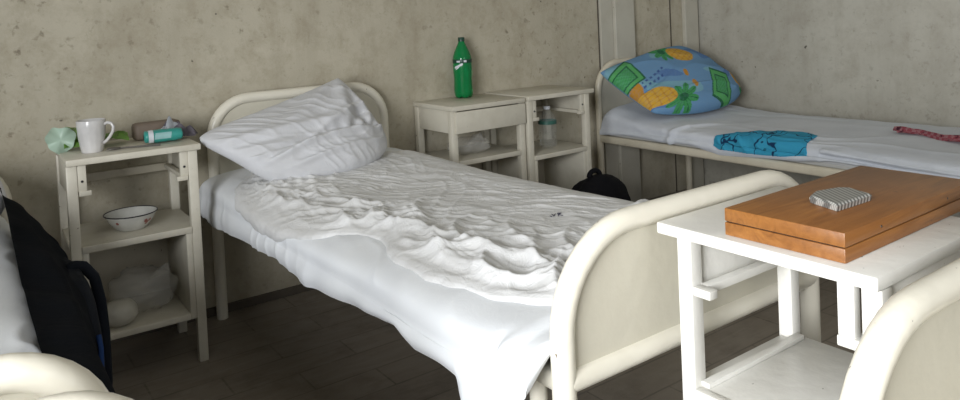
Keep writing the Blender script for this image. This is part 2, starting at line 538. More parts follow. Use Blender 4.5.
class Bedding:
    """cloth over a mattress: superellipse section swept along y with hem heights and creases"""
    def __init__(s, xc, a, zc, b, yh, yf, zoff, hemL, hemR, n=4.5, creases=None, bulge=None, rend=.06, kmin=0):
        s.__dict__.update(locals())
    def endk(s, y):
        k = 1
        for d in (s.yh-y, y-s.yf):
            if d < s.rend: k = min(k, sqrt(max(0, 1-((s.rend-d)/s.rend)**2)))
        return max(k, s.kmin) if y < -1 else k
    def top(s, x, y):
        u = min(1, abs(x-s.xc)/s.a)
        bb = s.b+interp(s.zoff, y)
        return s.zc+bb*s.endk(y)*(1-u**s.n)**(1/s.n)
    def pt(s, q, y):
        """q 0..1: left hem, up the side, over, down the right side"""
        a, n = s.a, s.n
        A1 = .16
        bb = (s.b+interp(s.zoff, y))*s.endk(y)
        bl = s.bulge(y) if s.bulge else 0
        if q < A1:
            t = q/A1; zh = s.hemL(y)
            return Vector((s.xc-a-bl*(1-t)**1.0+.008*sin(pi*t)*-1, y, lerp(zh, s.zc, t)))
        if q > 1-A1:
            t = (1-q)/A1
            return Vector((s.xc+a, y, lerp(s.hemR, s.zc, t)))
        th = pi*(1-(q-A1)/(1-2*A1))
        c, d = cos(th), sin(th)
        x = s.xc+a*(abs(c)**(2/n))*(1 if c > 0 else -1)
        return Vector((x, y, s.zc+bb*abs(d)**(2/n)))

def bedding_obj(B, name, mat, nq, ny, disp, foot_z=.53):
    bm = bmesh.new()
    P = []
    for i in range(ny):
        # cluster rows at the rounded ends
        t = i/(ny-1); y = lerp(B.yh, B.yf, t)
        row = []
        for j in range(nq):
            t2 = j/(nq-1)
            q = t2
            row.append(B.pt(q, y))
        P.append(row)
    V = []
    for i in range(ny):
        r = []
        for j in range(nq):
            p = P[i][j]
            du = P[min(i+3, ny-1)][j]-P[max(i-3, 0)][j]
            dv = P[i][min(j+3, nq-1)]-P[i][max(j-3, 0)]
            n = dv.cross(du)
            if n.length < 1e-9: n = Vector((0, 0, 1))
            n.normalize()
            if n.dot(Vector((p.x-B.xc, 0, (p.z-B.zc+.25)*1.2))) < 0: n = -n
            r.append(bm.verts.new(p+n*disp(p, j/(nq-1), P[i][j].y)))
        V.append(r)
    for k in range(1, 9):       # the cloth turns down over the foot end
        V.append([bm.verts.new((v.co.x, B.yf-.010+.006*noise.noise((v.co.x*9, k*.3, 2)), min(v.co.z, lerp(v.co.z, foot_z(v.co.x) if callable(foot_z) else foot_z, k/8)))) for v in V[ny-1]])
    for i in range(ny+7):
        for j in range(nq-1):
            bm.faces.new((V[i][j], V[i+1][j], V[i+1][j+1], V[i][j+1]))
    o = obj(name, bm, mat, None, 180)
    return o

# --- main bed
hem = [(-2.062, .495), (-2.01, .475), (-1.965, .39), (-1.93, .39), (-1.90, .45), (-1.875, .476), (-1.80, .476), (-1.72, .472),
       (-1.64, .497), (-1.57, .488), (-1.36, .466), (-1.15, .453), (-.92, .464), (-.65, .452), (-.3, .43), (-.12, .44)]
def main_bulge(y):
    return .012*noise.noise((y*6, 2, 0))+.004-.0+.022*exp(-((y+1.95)/.05)**2)
mainB = Bedding(.522, .440, .515, .073, -.085, -2.062,
                [(-2.06, .022), (-1.85, .010), (-1.6, .008), (-1.2, -.006), (-.86, -.014), (-.45, -.002), (-.1, .010)],
                lambda y: interp(hem, y), .45, n=4.2, bulge=main_bulge, kmin=.86)
obj('mattress', mattress_bm(.14, .925, -2.00, -.10, .506, .572, .025), M['ticking'])
tag(bpy.data.objects['mattress'], 'mattress of the middle bed hidden beneath its white sheet', 'mattress')

def main_disp(p, q, y):
    top = sstep(.16, .24, q)*(1-sstep(.86, .93, q))
    side = 1-sstep(.12, .26, q)
    d = .004*wrinkle(p.x, p.y, R(70), 2.2, 8, 1.3)*top
    # soft vertical gathers down the side, stronger near the head
    hd = sstep(-1.35, -.9, y)
    g = wrinkle(p.y, p.z*1.3, R(88), 1.2, 11, 4.0, .6)
    d += .0042*side*g*hd+.006*side*noise.noise((y*3.2, p.z*5, 4))
    d += .003*noise.noise((p.x*9, p.y*9, 5))
    # soft horizontal drag folds along the side towards the foot
    d += .004*side*(1-hd)*noise.noise((y*2.0, p.z*26+y*3, 6))
    # stretched fold at the foot corner
    if q < .36:
        side *= 1; mq = sstep(.36, .24, q)
        u = (y+2.005)+(p.z-.53)*.15
        d += mq*(.015*exp(-(u/.013)**2)*sstep(.60, .54, p.z)-.014*exp(-((u-.028)/.013)**2)*sstep(.60, .53, p.z))
        d += .010*exp(-((y+1.155)/.045)**2)*side*sstep(.52, .47, p.z)
    return d
sheet = tag(bedding_obj(mainB, 'bed_sheet', M['sheet'], 190, 420, main_disp, lambda x: lerp(.500, .572, sstep(.06, .17, x))), 'white cotton sheet draped over the side of the middle bed', 'bed sheet')

# crumpled grey-white coverlet lying on the sheet
edge = [(-2.03, .235), (-1.93, .20), (-1.85, .165), (-1.79, .160), (-1.66, .140), (-1.50, .150), (-1.38, .195), (-1.31, .205), (-1.25, .190), (-1.19, .150), (-1.15, .118), (-1.12, .098), (-1.05, .080),
        (-.93, .055), (-.80, .045), (-.70, .050), (-.55, .075), (-.42, .11), (-.2, .30)]
BIG = [  # x, y, length, width, angle, height of the hand-placed folds
    (.20, -1.14, .10, .018, 75, .030), (.255, -1.20, .10, .020, 60, .034), (.27, -1.33, .13, .018, 100, .034),
    (.22, -1.42, .09, .02, 80, .028), (.24, -1.55, .12, .018, 70, .030), (.29, -1.66, .12, .02, 95, .026),
    (.23, -1.76, .10, .018, 60, .030), (.33, -1.82, .10, .016, 80, .026), (.28, -1.93, .12, .02, 45, .030),
    (.155, -.72, .16, .02, 95, .022), (.19, -.90, .16, .02, 100, .022), (.30, -1.02, .14, .022, 120, .020),
    (.38, -1.22, .16, .02, 65, .018), (.36, -1.45, .16, .018, 50, .018), (.42, -1.62, .16, .018, 70, .018),
    (.45, -1.78, .16, .016, 60, .020), (.52, -1.90, .16, .018, 30, .020), (.13, -1.02, .10, .016, 90, .020),
    (.88, -1.62, .06, .022, 10, .030), (.88, -1.75, .08, .024, 30, .036), (.80, -1.70, .08, .02, 60, .022),
]
def fold_h(x, y):
    h = 0
    for fx, fy, L, W, A, H_ in BIG:
        c, s = cos(R(A)), sin(R(A)); dx, dy = x-fx, y-fy
        u = dx*c+dy*s; v = -dx*s+dy*c+.25*u*u/L
        e = (u/L)**2+(v/W)**2
        if e < 9: h += H_*exp(-(u/L)**2-(abs(v)/W)**1.25)
    return h
_sec = {}
def section(y):
    # half section of the sheet from its crown down the left side, with arc length
    k = round(y, 4)
    if k not in _sec:
        P = [mainB.pt(.5-.47*i/70, y) for i in range(71)]
        L_ = [0]
        for a, b in zip(P, P[1:]): L_.append(L_[-1]+(b-a).length)
        _sec[k] = (P, L_)
    return _sec[k]
def on_sheet(xv, y):
    if xv >= mainB.xc:
        return Vector((xv, y, mainB.top(xv, y))), Vector((0, 0, 1))
    P, L_ = section(y); d = mainB.xc-xv
    for i in range(len(L_)-1):
        if L_[i+1] >= d or i == len(L_)-2:
            t = (d-L_[i])/max(1e-9, L_[i+1]-L_[i])
            a = P[max(0, i-1)]; b = P[min(len(P)-1, i+2)]
            tg = (b-a).normalized(); return P[i].lerp(P[i+1], t), Vector((tg.z, 0, -tg.x)) if tg.x < 0 or True else None
def cover_pt(s, t):
    y = lerp(-.30, -2.045, t)
    xe = interp(edge, y)+.006*noise.noise((y*22, 0, 0))+.010*noise.noise((y*8, 3, 0))
    x = lerp(xe, .945, s**.9)
    p, n = on_sheet(x, y)
    e = sstep(0, .08, s)
    amp = .45+.75*sstep(.55, .15, (x-.15)/.8)
    w = wrinkle(x, y, R(118), 2.4, 9, 2.0, .8)*.009+wrinkle(x, y, R(135), 3.5, 20, 5.0, 1.0)*.0062+wrinkle(x, y, R(60), 4, 13, 8.0, .9)*.006
    w += wrinkle(x, y, R(100), 6, 34, 9.0, 1.0)*.0028
    w += .008*max(0, noise.noise((x*4, y*4, 9)))
    far = 1-sstep(.80, .93, x)*.6
    side = sstep(.20, .10, x)*sstep(-1.2, -1.0, y)      # the part pulled down over the side lies flatter
    h = .006+e*(w*amp*far*(1-.6*side)+fold_h(x, y)*.68*(1-.6*side))+.004*e
    h += .008*exp(-((s-.018)/.014)**2)*(.6+.8*noise.noise((y*9, 1, 1)))
    if s == 0: h -= .010
    return p+n*h
bm = bmesh.new(); add_grid(bm, cover_pt, 230, 430)
cov = tag(obj('crumpled_coverlet', bm, M['coverlet'], None, 180), 'wrinkled greyish white coverlet crumpled over the top of the middle bed', 'coverlet')
# laundry mark inked on the cloth
bm = bmesh.new()
cx_, cy_ = .628, -1.545
dR = Vector((.813, -.583)); dU = Vector((.58, .81))
def ink(a, b):
    p = [Vector((cx_, cy_))+dR*(lerp(a[0], b[0], k/4))+dU*(lerp(a[1], b[1], k/4)) for k in range(5)]
    add_tube(bm, [(v.x, v.y, cover_z(v.x, v.y)+.0012) for v in p], .0011, 5)
def cover_z(x, y):
    # height of the coverlet at (x, y) by solving for s
    t = (y+.30)/(-2.045+.30); lo, hi = 0, 1
    for _ in range(20):
        m_ = (lo+hi)/2
        if cover_pt(m_, t).x < x: lo = m_
        else: hi = m_
    return cover_pt(lo, t).z
for a, b in (((-.014, .012), (-.010, -.010)), ((-.010, -.010), (-.004, .010)), ((.002, .014), (.002, -.012)), ((.002, .014), (.012, .008)),
             ((.012, .008), (.003, .0)), ((.003, 0), (.014, -.012)), ((-.020, -.004), (-.016, -.014))):
    ink(a, b)
obj('laundry_mark', bm, M['ink'], cov)

# --- pillow builder: curved quad with thickness
def pillow_obj(name, C4, bows, thick, mat, n=90, disp=None, color=None, corner=.16):
    """C4 corners (L, T, R, B) in 3D; bows outward offsets at mid edges LT, TR, RB, BL"""
    L, T, Rr, B = [Vector(c) for c in C4]
    bLT, bTR, bRB, bBL = [Vector(b) for b in bows]
    def S(u, v):  # u: L->T side vs B->R ; u along L->T, v from LT edge to BR edge
        top_ = L.lerp(T, u)+bLT*(4*u*(1-u)); bot = B.lerp(Rr, u)+bRB*(4*u*(1-u))
        lef = L.lerp(B, v)+bBL*(4*v*(1-v)); rig = T.lerp(Rr, v)+bTR*(4*v*(1-v))
        bil = L.lerp(T, u).lerp(B.lerp(Rr, u), v)
        return top_.lerp(bot, v)+lef.lerp(rig, u)-bil
    nrm = (T-L).cross(B-L).normalized()
    if nrm.dot(Vector((-.5, -.8, .35))) < 0: nrm = -nrm
    bm = bmesh.new(); lay = bm.verts.layers.float_color.new('print') if color else None
    front, back = {}, {}
    for i in range(n):
        for j in range(n):
            u, v = i/(n-1), j/(n-1)
            # ease samples towards the rim
            uu = .5-.5*cos(pi*u)*(.35)-.5*(1-2*u)*.65; vv = .5-.5*cos(pi*v)*.35-.5*(1-2*v)*.65
            a_, b_ = 2*uu-1, 2*vv-1; cc = lerp(corner, .04, uu*(1-vv)) if corner > .2 else corner
            p = S(.5+.5*a_*sqrt(1-cc*b_*b_*b_*b_), .5+.5*b_*sqrt(1-cc*a_*a_*a_*a_))
            rim = (max(0, 4*uu*(1-uu))*max(0, 4*vv*(1-vv)))
            k = rim**.36
            d = disp(uu, vv, p)*min(1, rim*6) if disp else 0
            pf = p+nrm*(thick*.62*k+d)
            front[i, j] = bm.verts.new(pf)
            if i in (0, n-1) or j in (0, n-1): back[i, j] = front[i, j]
            else: back[i, j] = bm.verts.new(p-nrm*(thick*.38*k))
            if color:
                front[i, j][lay] = (*color(uu, vv), 1)
                if back[i, j] is not front[i, j]: back[i, j][lay] = (.18, .33, .50, 1)
    for i in range(n-1):
        for j in range(n-1):
            bm.faces.new((front[i, j], front[i+1, j], front[i+1, j+1], front[i, j+1]))
            bm.faces.new((back[i, j], back[i, j+1], back[i+1, j+1], back[i+1, j]))
    return obj(name, bm, mat, None, 180)

def main_pillow_disp(u, v, p):
    d = 0
    # folds fanning from the top corner and swirling round the lower right
    du, dv = u-1.02, v+.05
    r = sqrt(du*du+dv*dv); a = math.atan2(dv, -du)
    fan = sin(a*13+2.5*noise.noise((u*3, v*3, 1)))
    d += .007*fan*exp(-((r-.45)/.35)**2)*sstep(.15, .5, u)
    # long curved drawn edge of the pillow case
    vv = v-(.80-.16*sin(pi*min(1, u*1.02)))
    d += .019*exp(-(vv/.032)**2)*sstep(0, .2, u)-.014*exp(-((vv+.075)/.04)**2)*sstep(0, .3, u)
    vv3 = v-(.93-.13*sin(pi*min(1, u)))
    d += .013*exp(-(vv3/.028)**2)*sstep(.05, .3, u)
    vv4 = v-(.30+.25*u)
    d += .010*exp(-(vv4/.05)**2)*sstep(.9, .5, u)-.008*exp(-((vv4-.1)/.05)**2)
    vv2 = v-(.55+.12*cos(u*3.0)+.05*noise.noise((u*4, 0, 4)))
    d += .009*exp(-(vv2/.03)**2)
    ru = sqrt((u-.90)**2+(v-.62)**2)
    d += .013*sin(ru*46)*exp(-(ru/.17)**2)
    d -= .034*exp(-(((u-.90)/.05)**2+((v-.58)/.16)**2))
    d += (.001+.005*u)*wrinkle(u*.6, v*.6, R(20), 3, 12, 3.0, .8)+.004*wrinkle(u*.6, v*.6, R(70), 4, 22, 6.0, .8)
    return d
pm = pillow_obj('pillow', [(-.030, -.33, .772), (.672, -.125, .918), (.800, -.36, .622), (.215, -.50, .585)],
                [(.0, .02, -.030), (-.015, -.02, .010), (.0, -.08, -.020), (.018, -.03, .014)], .12, M['pillow'], 130, main_pillow_disp, corner=.24)
tag(pm, 'crumpled white pillow leaning on the headboard of the middle bed', 'pillow')

# --- right bed
rhead = [(-2.06, .0), (-1.2, .006), (-.75, .0), (-.5, .012), (-.3, .035), (-.14, .075), (-.06, .085)]
rhem = [(-2.07, .47), (-1.6, .488), (-1.40, .488), (-1.26, .470), (-1.07, .462), (-.95, .452), (-.87, .448), (-.80, .458), (-.70, .476), (-.43, .470), (-.25, .474), (-.09, .462)]
rB = Bedding(2.66, .415, .495, .050, -.085, -2.06, rhead, lambda y: interp(rhem, y), .45, n=4.0, rend=.05,
             bulge=lambda y: .004+.010*noise.noise((y*5, 0, 8)))
tag(obj('mattress', mattress_bm(2.27, 3.03, -2.04, -.10, .44, .525), M['ticking']), 'mattress of the right hand bed beneath its pale duvet', 'mattress')
def r_disp(p, q, y):
    top = sstep(.14, .24, q)*(1-sstep(.9, .95, q))
    side = 1-sstep(.14, .34, q)
    d = .006*wrinkle(p.x, p.y, R(100), 1.6, 7, 11., .7)*top+.004*noise.noise((p.x*7, p.y*7, 2))
    d += .007*side*wrinkle(p.y, p.z, R(10), 2.2, 10, 13., .6)
    # line where the folded duvet overlaps itself along the side
    zl = .505+.012*sin(y*4.0)
    if y < -1.36: d += .012*exp(-((p.z-zl-.006)/.008)**2)*side-.010*exp(-((p.z-zl+.006)/.006)**2)*side
    # diagonal fold by the pillow
    u = (y+.62)+(p.x-2.3)*.7
    d += .012*exp(-(u/.02)**2)*(1-sstep(2.35, 2.6, p.x))
    return d
tag(bedding_obj(rB, 'duvet', M['duvet'], 150, 360, r_disp), 'pale bluish white duvet covering the bed along the right wall', 'duvet')

# blue printed cloth showing between the folds: follows the duvet surface
def patch(B, yfun, qfun, nu, nv, lift, disp):
    bm = bmesh.new()
    def f(u, v):
        y = yfun(u, v); q = qfun(u, v)
        p = B.pt(q, y); e = .004
        n = (B.pt(min(1, q+e), y)-B.pt(max(0, q-e), y)).cross(Vector((0, -1, 0)))
        if n.z < 0: n = -n
        n.normalize()
        k = (4*u*(1-u))**.3*(4*v*(1-v))**.3
        return p+n*(lift*(.35+.65*k)+disp(u, v, p)*k)
    add_grid(bm, f, nu, nv)
    # underside so the cloth has a body
    bmesh.ops.solidify(bm, geom=bm.faces[:], thickness=.0015)
    return bm
def bq(u, v):
    lens = max(0, sin(pi*(.04+.60*u)))**.6
    lo = .12-.09*min(1, u*6)*sstep(1.05, .6, u)+.02*u
    hi = .15+.285*lens
    return lerp(lo, hi, v)
bm = patch(rB, lambda u, v: lerp(-.835, -1.31, u)+.05*v*u, bq, 110, 60, .015,
           lambda u, v, p: .010*wrinkle(p.y, p.x+p.z, R(20), 3, 12, 21., .8))
tag(obj('blue_cloth', bm, M['cyan'], None, 180), 'bright blue cloth with dark branching print hanging over the right bed side', 'cloth')

# red cloth
bm = bmesh.new()
def redf(u, v):
    t = u
    cx = lerp(2.69, 2.60, t)+.02*sin(t*9); cy = lerp(-1.45, -1.90, t)
    wd = .025+.006*sin(t*14)+.17*sstep(.45, 1., t)
    a = (v-.5)*2
    x = cx+a*wd+(.08*sstep(.45, 1, t)); y = cy+a*.02
    z = rB.top(x, cy)+.008+.016*(1-a*a)*(1-.3*t)+.006*sin(v*22+t*12)+.005*noise.noise((x*20, y*20, 1))+.04*sstep(.6, 1, t)*sstep(.2, 1, v)
    return Vector((x, y, z))
add_grid(bm, redf, 90, 40); bmesh.ops.solidify(bm, geom=bm.faces[:], thickness=.002)
tag(obj('red_cloth', bm, M['red'], None, 180), 'twisted red checked cloth lying on the right hand duvet', 'cloth')

# blue printed pillow
CB, CG, CDG, CY, CO = (.15, .30, .50), (.055, .30, .09), (.02, .13, .05), (.62, .36, .04), (.50, .24, .03)
def poly_in(x, y, P):
    c = False; n = len(P)
    for i in range(n):
        x0, y0 = P[i]; x1, y1 = P[(i+1) % n]
        if (y0 > y) != (y1 > y) and x < (x1-x0)*(y-y0)/(y1-y0)+x0: c = not c
    return c
def square(u, v, cu, cv, s, ang):
    c, d = cos(ang), sin(ang); a = (u-cu)*c+(v-cv)*d; b = -(u-cu)*d+(v-cv)*c
    m_ = max(abs(a), abs(b))/s
    if m_ > 1: return None
    if m_ > .88: return CDG
    if m_ > .62: return (.10, .40, .12)
    if m_ > .52: return CDG
    return (.08, .36, .13) if (int((a+9)*70)+int((b+9)*70)) % 2 else (.06, .30, .10)
def pineapple(u, v, cu, cv, ang, s):
    c, d = cos(ang), sin(ang); a = ((u-cu)*c+(v-cv)*d)/s; b = (-(u-cu)*d+(v-cv)*c)/s
    if (a/1.0)**2+(b/.62)**2 < 1:
        g = abs(sin((a+b)*7))*abs(sin((a-b)*7))
        return CY if g > .12 else CO
    a2 = a-1.35; r = sqrt(a2*a2+b*b); th = math.atan2(b, a2)
    if r < .45+.42*abs(cos(th*4)) : return CG if r > .25 and abs(sin(th*8)) > .25 else CDG
    return None
def aff(u, v): return .92*u+.60*v, .28*u*-1+.45*v
def pcol(u, v):
    u2, v2 = aff(u, v)
    for (cu, cv), sz, an in ((aff(.05, .28), .125, -.62), (aff(.66, .82), .115, .15)):
        c = square(u2, v2, cu, cv, sz, an)
        if c: return c
    for (cu, cv), an, sz in ((aff(.075, .76), -.02, .145), (aff(.69, .24), 3.3, .125), (aff(.98, .80), .8, .10)):
        c = pineapple(u2, v2, cu, cv, an, sz)
        if c: return c
    # yellow brush dashes, orange edge and dotted lines
    for (cu, cv), w, h, an in ((aff(.43, .69), .035, .022, 1.0), (aff(.465, .52), .030, .020, .9), (aff(.03, .52), .12, .028, .75)):
        c, d = cos(an), sin(an); a = (u2-cu)*c+(v2-cv)*d; b = -(u2-cu)*d+(v2-cv)*c
        if (a/w)**2+(b/h)**2 < 1: return CO
    x0, y0 = aff(.018, .50); x1, y1 = aff(.35, .35)
    L_ = sqrt((x1-x0)**2+(y1-y0)**2); tx, ty = (x1-x0)/L_, (y1-y0)/L_
    for off in (0, .055):
        a = (u2-x0)*tx+(v2-y0-off)*ty; b = -(u2-x0)*ty+(v2-y0-off)*tx
        if .05 < a < L_*1.05 and abs(b) < .009 and sin(a*150) > 0: return (.05, .10, .28)
    n1 = noise.noise((u*4, v*4, 3))
    if n1 > .28: return (.20, .40, .50)
    if n1 < -.33: return (.10, .20, .42)
    return CB
def rp_disp(u, v, p):
    d = .008*wrinkle(u*.6, v*.6, R(40), 2.5, 8, 31., .6)+.006*noise.noise((u*3, v*3, 9))
    vv = v-(.62-.55*(u-.0)) 
    d -= .014*exp(-(vv/.03)**2)*sstep(.75, .1, u)
    d += .010*exp(-((v-.93)/.03)**2)*sstep(.4, .9, u)
    return d
rp = pillow_obj('pillow', [(2.185, -.14, .812), (2.86, -.13, .915), (3.07, -.42, .640), (2.28, -.44, .600)],
                [(.0, .0, .000), (.015, -.01, .016), (.02, -.09, -.030), (-.0, -.03, -.015)], .145, M['print'], 190, rp_disp, color=pcol, corner=.06)
tag(rp, 'plump blue pillow printed with green squares and yellow pineapples', 'pillow')

# --- left bed bedding
lB = Bedding(-.925, .385, .51, .085, -.09, -2.02, [(-2.02, .03), (-1.6, .0), (-.1, .0)],
             lambda y: .45, .44, n=4.0, bulge=None)
tag(obj('mattress', mattress_bm(-1.27, -.575, -2.0, -.10, .442, .545), M['ticking']), 'mattress of the left edge bed beneath white bedding', 'mattress')
def l_disp(p, q, y):
    s2 = sstep(.7, .9, q)
    return .010*s2*sin(y*46+2*noise.noise((y*5, 0, 0)))*(.4+.6*noise.noise((y*3, 4, 0)))+.006*wrinkle(p.x, p.y, R(80), 2, 8, 41.)
tag(bedding_obj(lB, 'quilt', M['sheet'], 110, 300, l_disp), 'white quilt with puckered edge on the bed at the left', 'quilt')
lp = pillow_obj('pillow', [(-1.20, -.12, .70), (-.585, -.12, .69), (-.555, -.46, .62), (-1.18, -.46, .62)],
                [(0, 0, .01), (.02, 0, .02), (0, -.02, 0), (0, 0, 0)], .15, M['pillow'], 50,
                lambda u, v, p: .006*wrinkle(u, v, R(30), 2, 8, 51.))
tag(lp, 'white pillow at the far left edge of the picture', 'pillow')

# ------------------------------------------------------------------ bags
def lump(bm, c, r, n=(40, 28), e=2.6, f=None):
    """superellipsoid blob"""
    def sp(c_, p): return (abs(c_)**p)*(1 if c_ > 0 else -1)
    def g(u, v):
        th = 2*pi*u; ph = pi*(v-.5); p = 2/e
        q = Vector((sp(cos(ph), p)*sp(cos(th), p), sp(cos(ph), p)*sp(sin(th), p), sp(sin(ph), p)))
        s = 1+(f(q) if f else 0)
        return Vector((c[0]+r[0]*q.x*s, c[1]+r[1]*q.y*s, c[2]+r[2]*q.z*s))
    add_grid(bm, g, n[0], n[1])
    bmesh.ops.remove_doubles(bm, verts=bm.verts, dist=1e-5)
    return bm

# black bag beside the right bed
t = thing('backpack', 'slumped black backpack on the floor between the water bottle stand and the right bed', 'backpack', (1.80, -.50, 0))
def f1(q): return .10*noise.noise((q.x*1.6, q.y*1.6, q.z*1.6))+.03*wrinkle(q.x, q.z, R(30), 2, 6, 61.)-.18*max(0, q.z)*abs(q.x)
obj('bag_body', lump(bmesh.new(), (0, 0, .185), (.185, .12, .185), (70, 50), 2.5, f1), M['black'], t, 180)
obj('front_pocket', lump(bmesh.new(), (.02, -.10, .13), (.13, .055, .10), (40, 28), 2.8, f1), M['black'], t, 180)
pts = [(-.02+.035*cos(a)*1.0, 0, .365+.028*sin(a)) for a in [pi*k/12 for k in range(13)]]
obj('grab_handle', add_tube(bmesh.new(), pts, .012, 8), M['black'], t, 180)

# dark coat hanging down the left bed and the bag with a loop strap next to the stand
def coat(u, v):
    # u along the drape from the head end of the bed towards the camera, v from top of bed down to floor
    y = lerp(-.40, -1.75, u)
    zt = interp([(0, .71), (.2, .695), (.35, .65), (.55, .608), (1, .604)], u)
    z = lerp(zt, .03, v)
    xo = interp([(.0, -.385), (.40, -.395), (.50, -.420), (.56, -.462), (.63, -.508), (.69, -.560), (.75, -.61)], z)
    x = lerp(xo, -.53+.05*(1-v), sstep(.25, .9, u)*.65)
    x += .014*noise.noise((y*5, z*4, 2))*v+.008*sin(y*26+z*6)*v
    x = min(x, -.43+.3*max(0, u-.2) if z < .46 else 9)
    x = lerp(-.566, x, sstep(0, .08, v))
    return Vector((x, y, z+.012*noise.noise((y*7, 0, v*3))))
bm = bmesh.new(); add_grid(bm, coat, 110, 80); bmesh.ops.solidify(bm, geom=bm.faces[:], thickness=.010)
tag(obj('coat', bm, M['navy'], None, 180), 'dark navy coat hanging over the edge of the left bed down to the floor', 'coat')
t = thing('shoulder_bag', 'dark bag with a looped strap standing between the left bed and the bowl stand', 'bag', (-.440, -.80, 0))
def f2(q): return .05*noise.noise((q.x*1.5, q.y*1.5, q.z*1.5+4))+.02*wrinkle(q.y, q.z, R(80), 2, 6, 71.)
obj('bag_body', lump(bmesh.new(), (.0, 0, .265), (.050, .27, .265), (60, 44), 3.2, f2), M['navy'], t, 180)
pts = [(-.01, .0, .515), (.008, .0, .535), (.034, .0, .528), (.058, .0, .492), (.070, -.0, .42), (.074, -.0, .33), (.073, -.0, .20), (.062, -.0, .09), (.03, -.0, .03)]
sm = []
for i in range(len(pts)-1):
    for k in range(5): sm.append(tuple(lerp(pts[i][c], pts[i+1][c], k/5) for c in range(3)))
sm.append(pts[-1])
obj('strap', add_tube(bmesh.new(), sm, .014, 8), M['navy'], t, 180)
pts = []
for k in range(8):
    p = coat(.50+.02*sin(k*.5), .30+.045*k); pts.append((p.x+.008, p.y-.004, p.z))
obj('edge_stripe', add_tube(bmesh.new(), pts, .006, 8), M['navy_trim'], bpy.data.objects['coat'], 180, label='dark blue edging stripe')

# ------------------------------------------------------------------ small things
# mug
t = thing('mug', 'white ribbed ceramic mug with a curled handle on the left bedside stand', 'mug', (-.298, -.285, H+.0005), R(-32))
t.scale = (.92, .92, .93)
bm = bmesh.new()
n = 64; prof = [(0, .0), (.034, 0), (.036, .004), (.039, .02), (.044, .055), (.047, .09), (.0485, .112), (.0475, .1145), (.0455, .112), (.044, .09), (.041, .05), (.034, .01), (0, .008)]
add_lathe(bm, prof, n)
for v in bm.verts:
    r_ = sqrt(v.co.x**2+v.co.y**2); a = math.atan2(v.co.y, v.co.x)
    if .012 < v.co.z < .09 and r_ > .036: 
        k = 1+.014*sin(a*14+v.co.z*40); v.co.x *= k; v.co.y *= k
obj('mug_body', bm, M['ceramic'], t, 60)
hp = [(.044, 0, .096), (.058, 0, .103), (.071, 0, .099), (.078, 0, .086), (.075, 0, .070), (.064, 0, .052), (.052, 0, .038), (.040, 0, .030)]
obj('handle', add_tube(bmesh.new(), hp, .0055, 10), M['ceramic'], t, 180)

# green packet and clear lid
t = thing('food_packet', 'crumpled green and clear plastic packet behind the white mug', 'packet', (-.298, -.165, H))
def pk(u, v):
    x = lerp(-.075, .125, u); y = lerp(-.055, .055, v)+.015*noise.noise((u*4, v*3, 0))
    z = .012+.020*abs(noise.noise((u*5, v*5, 2)))+.020*sin(pi*v)*(.5+.5*sin(u*7+1))+.012*exp(-((u-.75)/.2)**2)
    return Vector((x, y, z))
bm = bmesh.new(); add_grid(bm, pk, 44, 30); bmesh.ops.solidify(bm, geom=bm.faces[:], thickness=.0015)
obj('green_wrapper', bm, M['green_bag'], t, 40)
def pk2(u, v):
    a = 2*pi*u; r_ = v*.044*(1+.08*sin(3*a)+.05*sin(7*a))
    return Vector((-.082+r_*cos(a), -.040+.022*v*sin(a)*.4+.012*sin(4*a)*v*v, .042+r_*sin(a)))
bm = bmesh.new(); add_grid(bm, pk2, 40, 12); bmesh.ops.remove_doubles(bm, verts=bm.verts, dist=1e-5)
bmesh.ops.solidify(bm, geom=bm.faces[:], thickness=.002)
obj('clear_wrapper', bm, M['pale_film'], t, 60)
def pk3(u, v):
    x = -.095+.09*u; z = .012+.070*v*(1-.35*abs(u-.4)); y = -.018+.02*noise.noise((u*5, v*4, 7))
    return Vector((x, y, z))
bm = bmesh.new(); add_grid(bm, pk3, 20, 16); bmesh.ops.solidify(bm, geom=bm.faces[:], thickness=.0015)
obj('wrapper_flap', bm, M['green_bag'], t, 40)

# spoon
t = tag(obj('spoon', add_tube(bmesh.new(), [(-.235, -.315, H+.005), (-.20, -.325, H+.006), (-.14, -.342, H+.005), (-.10, -.352, H+.0045)], .003, 8), M['steel']),
        'thin dark spoon handle lying in front of the mug', 'spoon')
bm = bmesh.new(); lump(bm, (0, 0, 0), (.024, .014, .0045), (20, 12), 2)
bmesh.ops.transform(bm, matrix=Matrix.Translation((-.238, -.314, H+.0065)), verts=bm.verts)
obj('spoon_bowl', bm, M['steel'], t, 180)

# brown case, teal pack, wrappers
bm = boxbm(-.068, .068, -.030, .030, 0, .058, bev=.012)
o = tag(obj('soap_case', bm, M['brown_case'], None, 60), 'brown case standing behind the teal tissue pack', 'case'); o.location = (-.066, -.135, H+.0005); o.rotation_euler = (0, 0, R(4)); o.scale = (1.18, 1, 1.05)
bm = bmesh.new()
def tp(u, v):
    x = lerp(-.062, .062, u); e = (4*u*(1-u))**.14
    a = 2*pi*v
    return Vector((x, .028*cos(a)*(.35+.65*e)-.004, .023+.021*sin(a)*(.35+.65*e)+.002*noise.noise((u*9, a, 0))))
add_grid(bm, tp, 40, 24)
o = tag(obj('tissue_pack', bm, M['teal'], None, 60), 'teal plastic tissue pack with a white band on the left bedside stand', 'tissue pack'); o.location = (-.074, -.275, H+.0005); o.rotation_euler = (0, 0, R(-3)); o.scale = (1.02, 1.0, 1.08)
def tb(u, v):
    x = lerp(-.050, -.034, u); a = lerp(pi*.25, pi*1.15, v); a = pi+ (pi*.15+ .7*pi*v) if False else lerp(-.30, .45, v)*pi
    return Vector((x, -.004-.0290*cos(a*.9), .023+.0218*sin(a)))
bm = bmesh.new(); add_grid(bm, tb, 12, 12)
obj('white_band', bm, M['white_wrap'], o, 180, label='white end band')
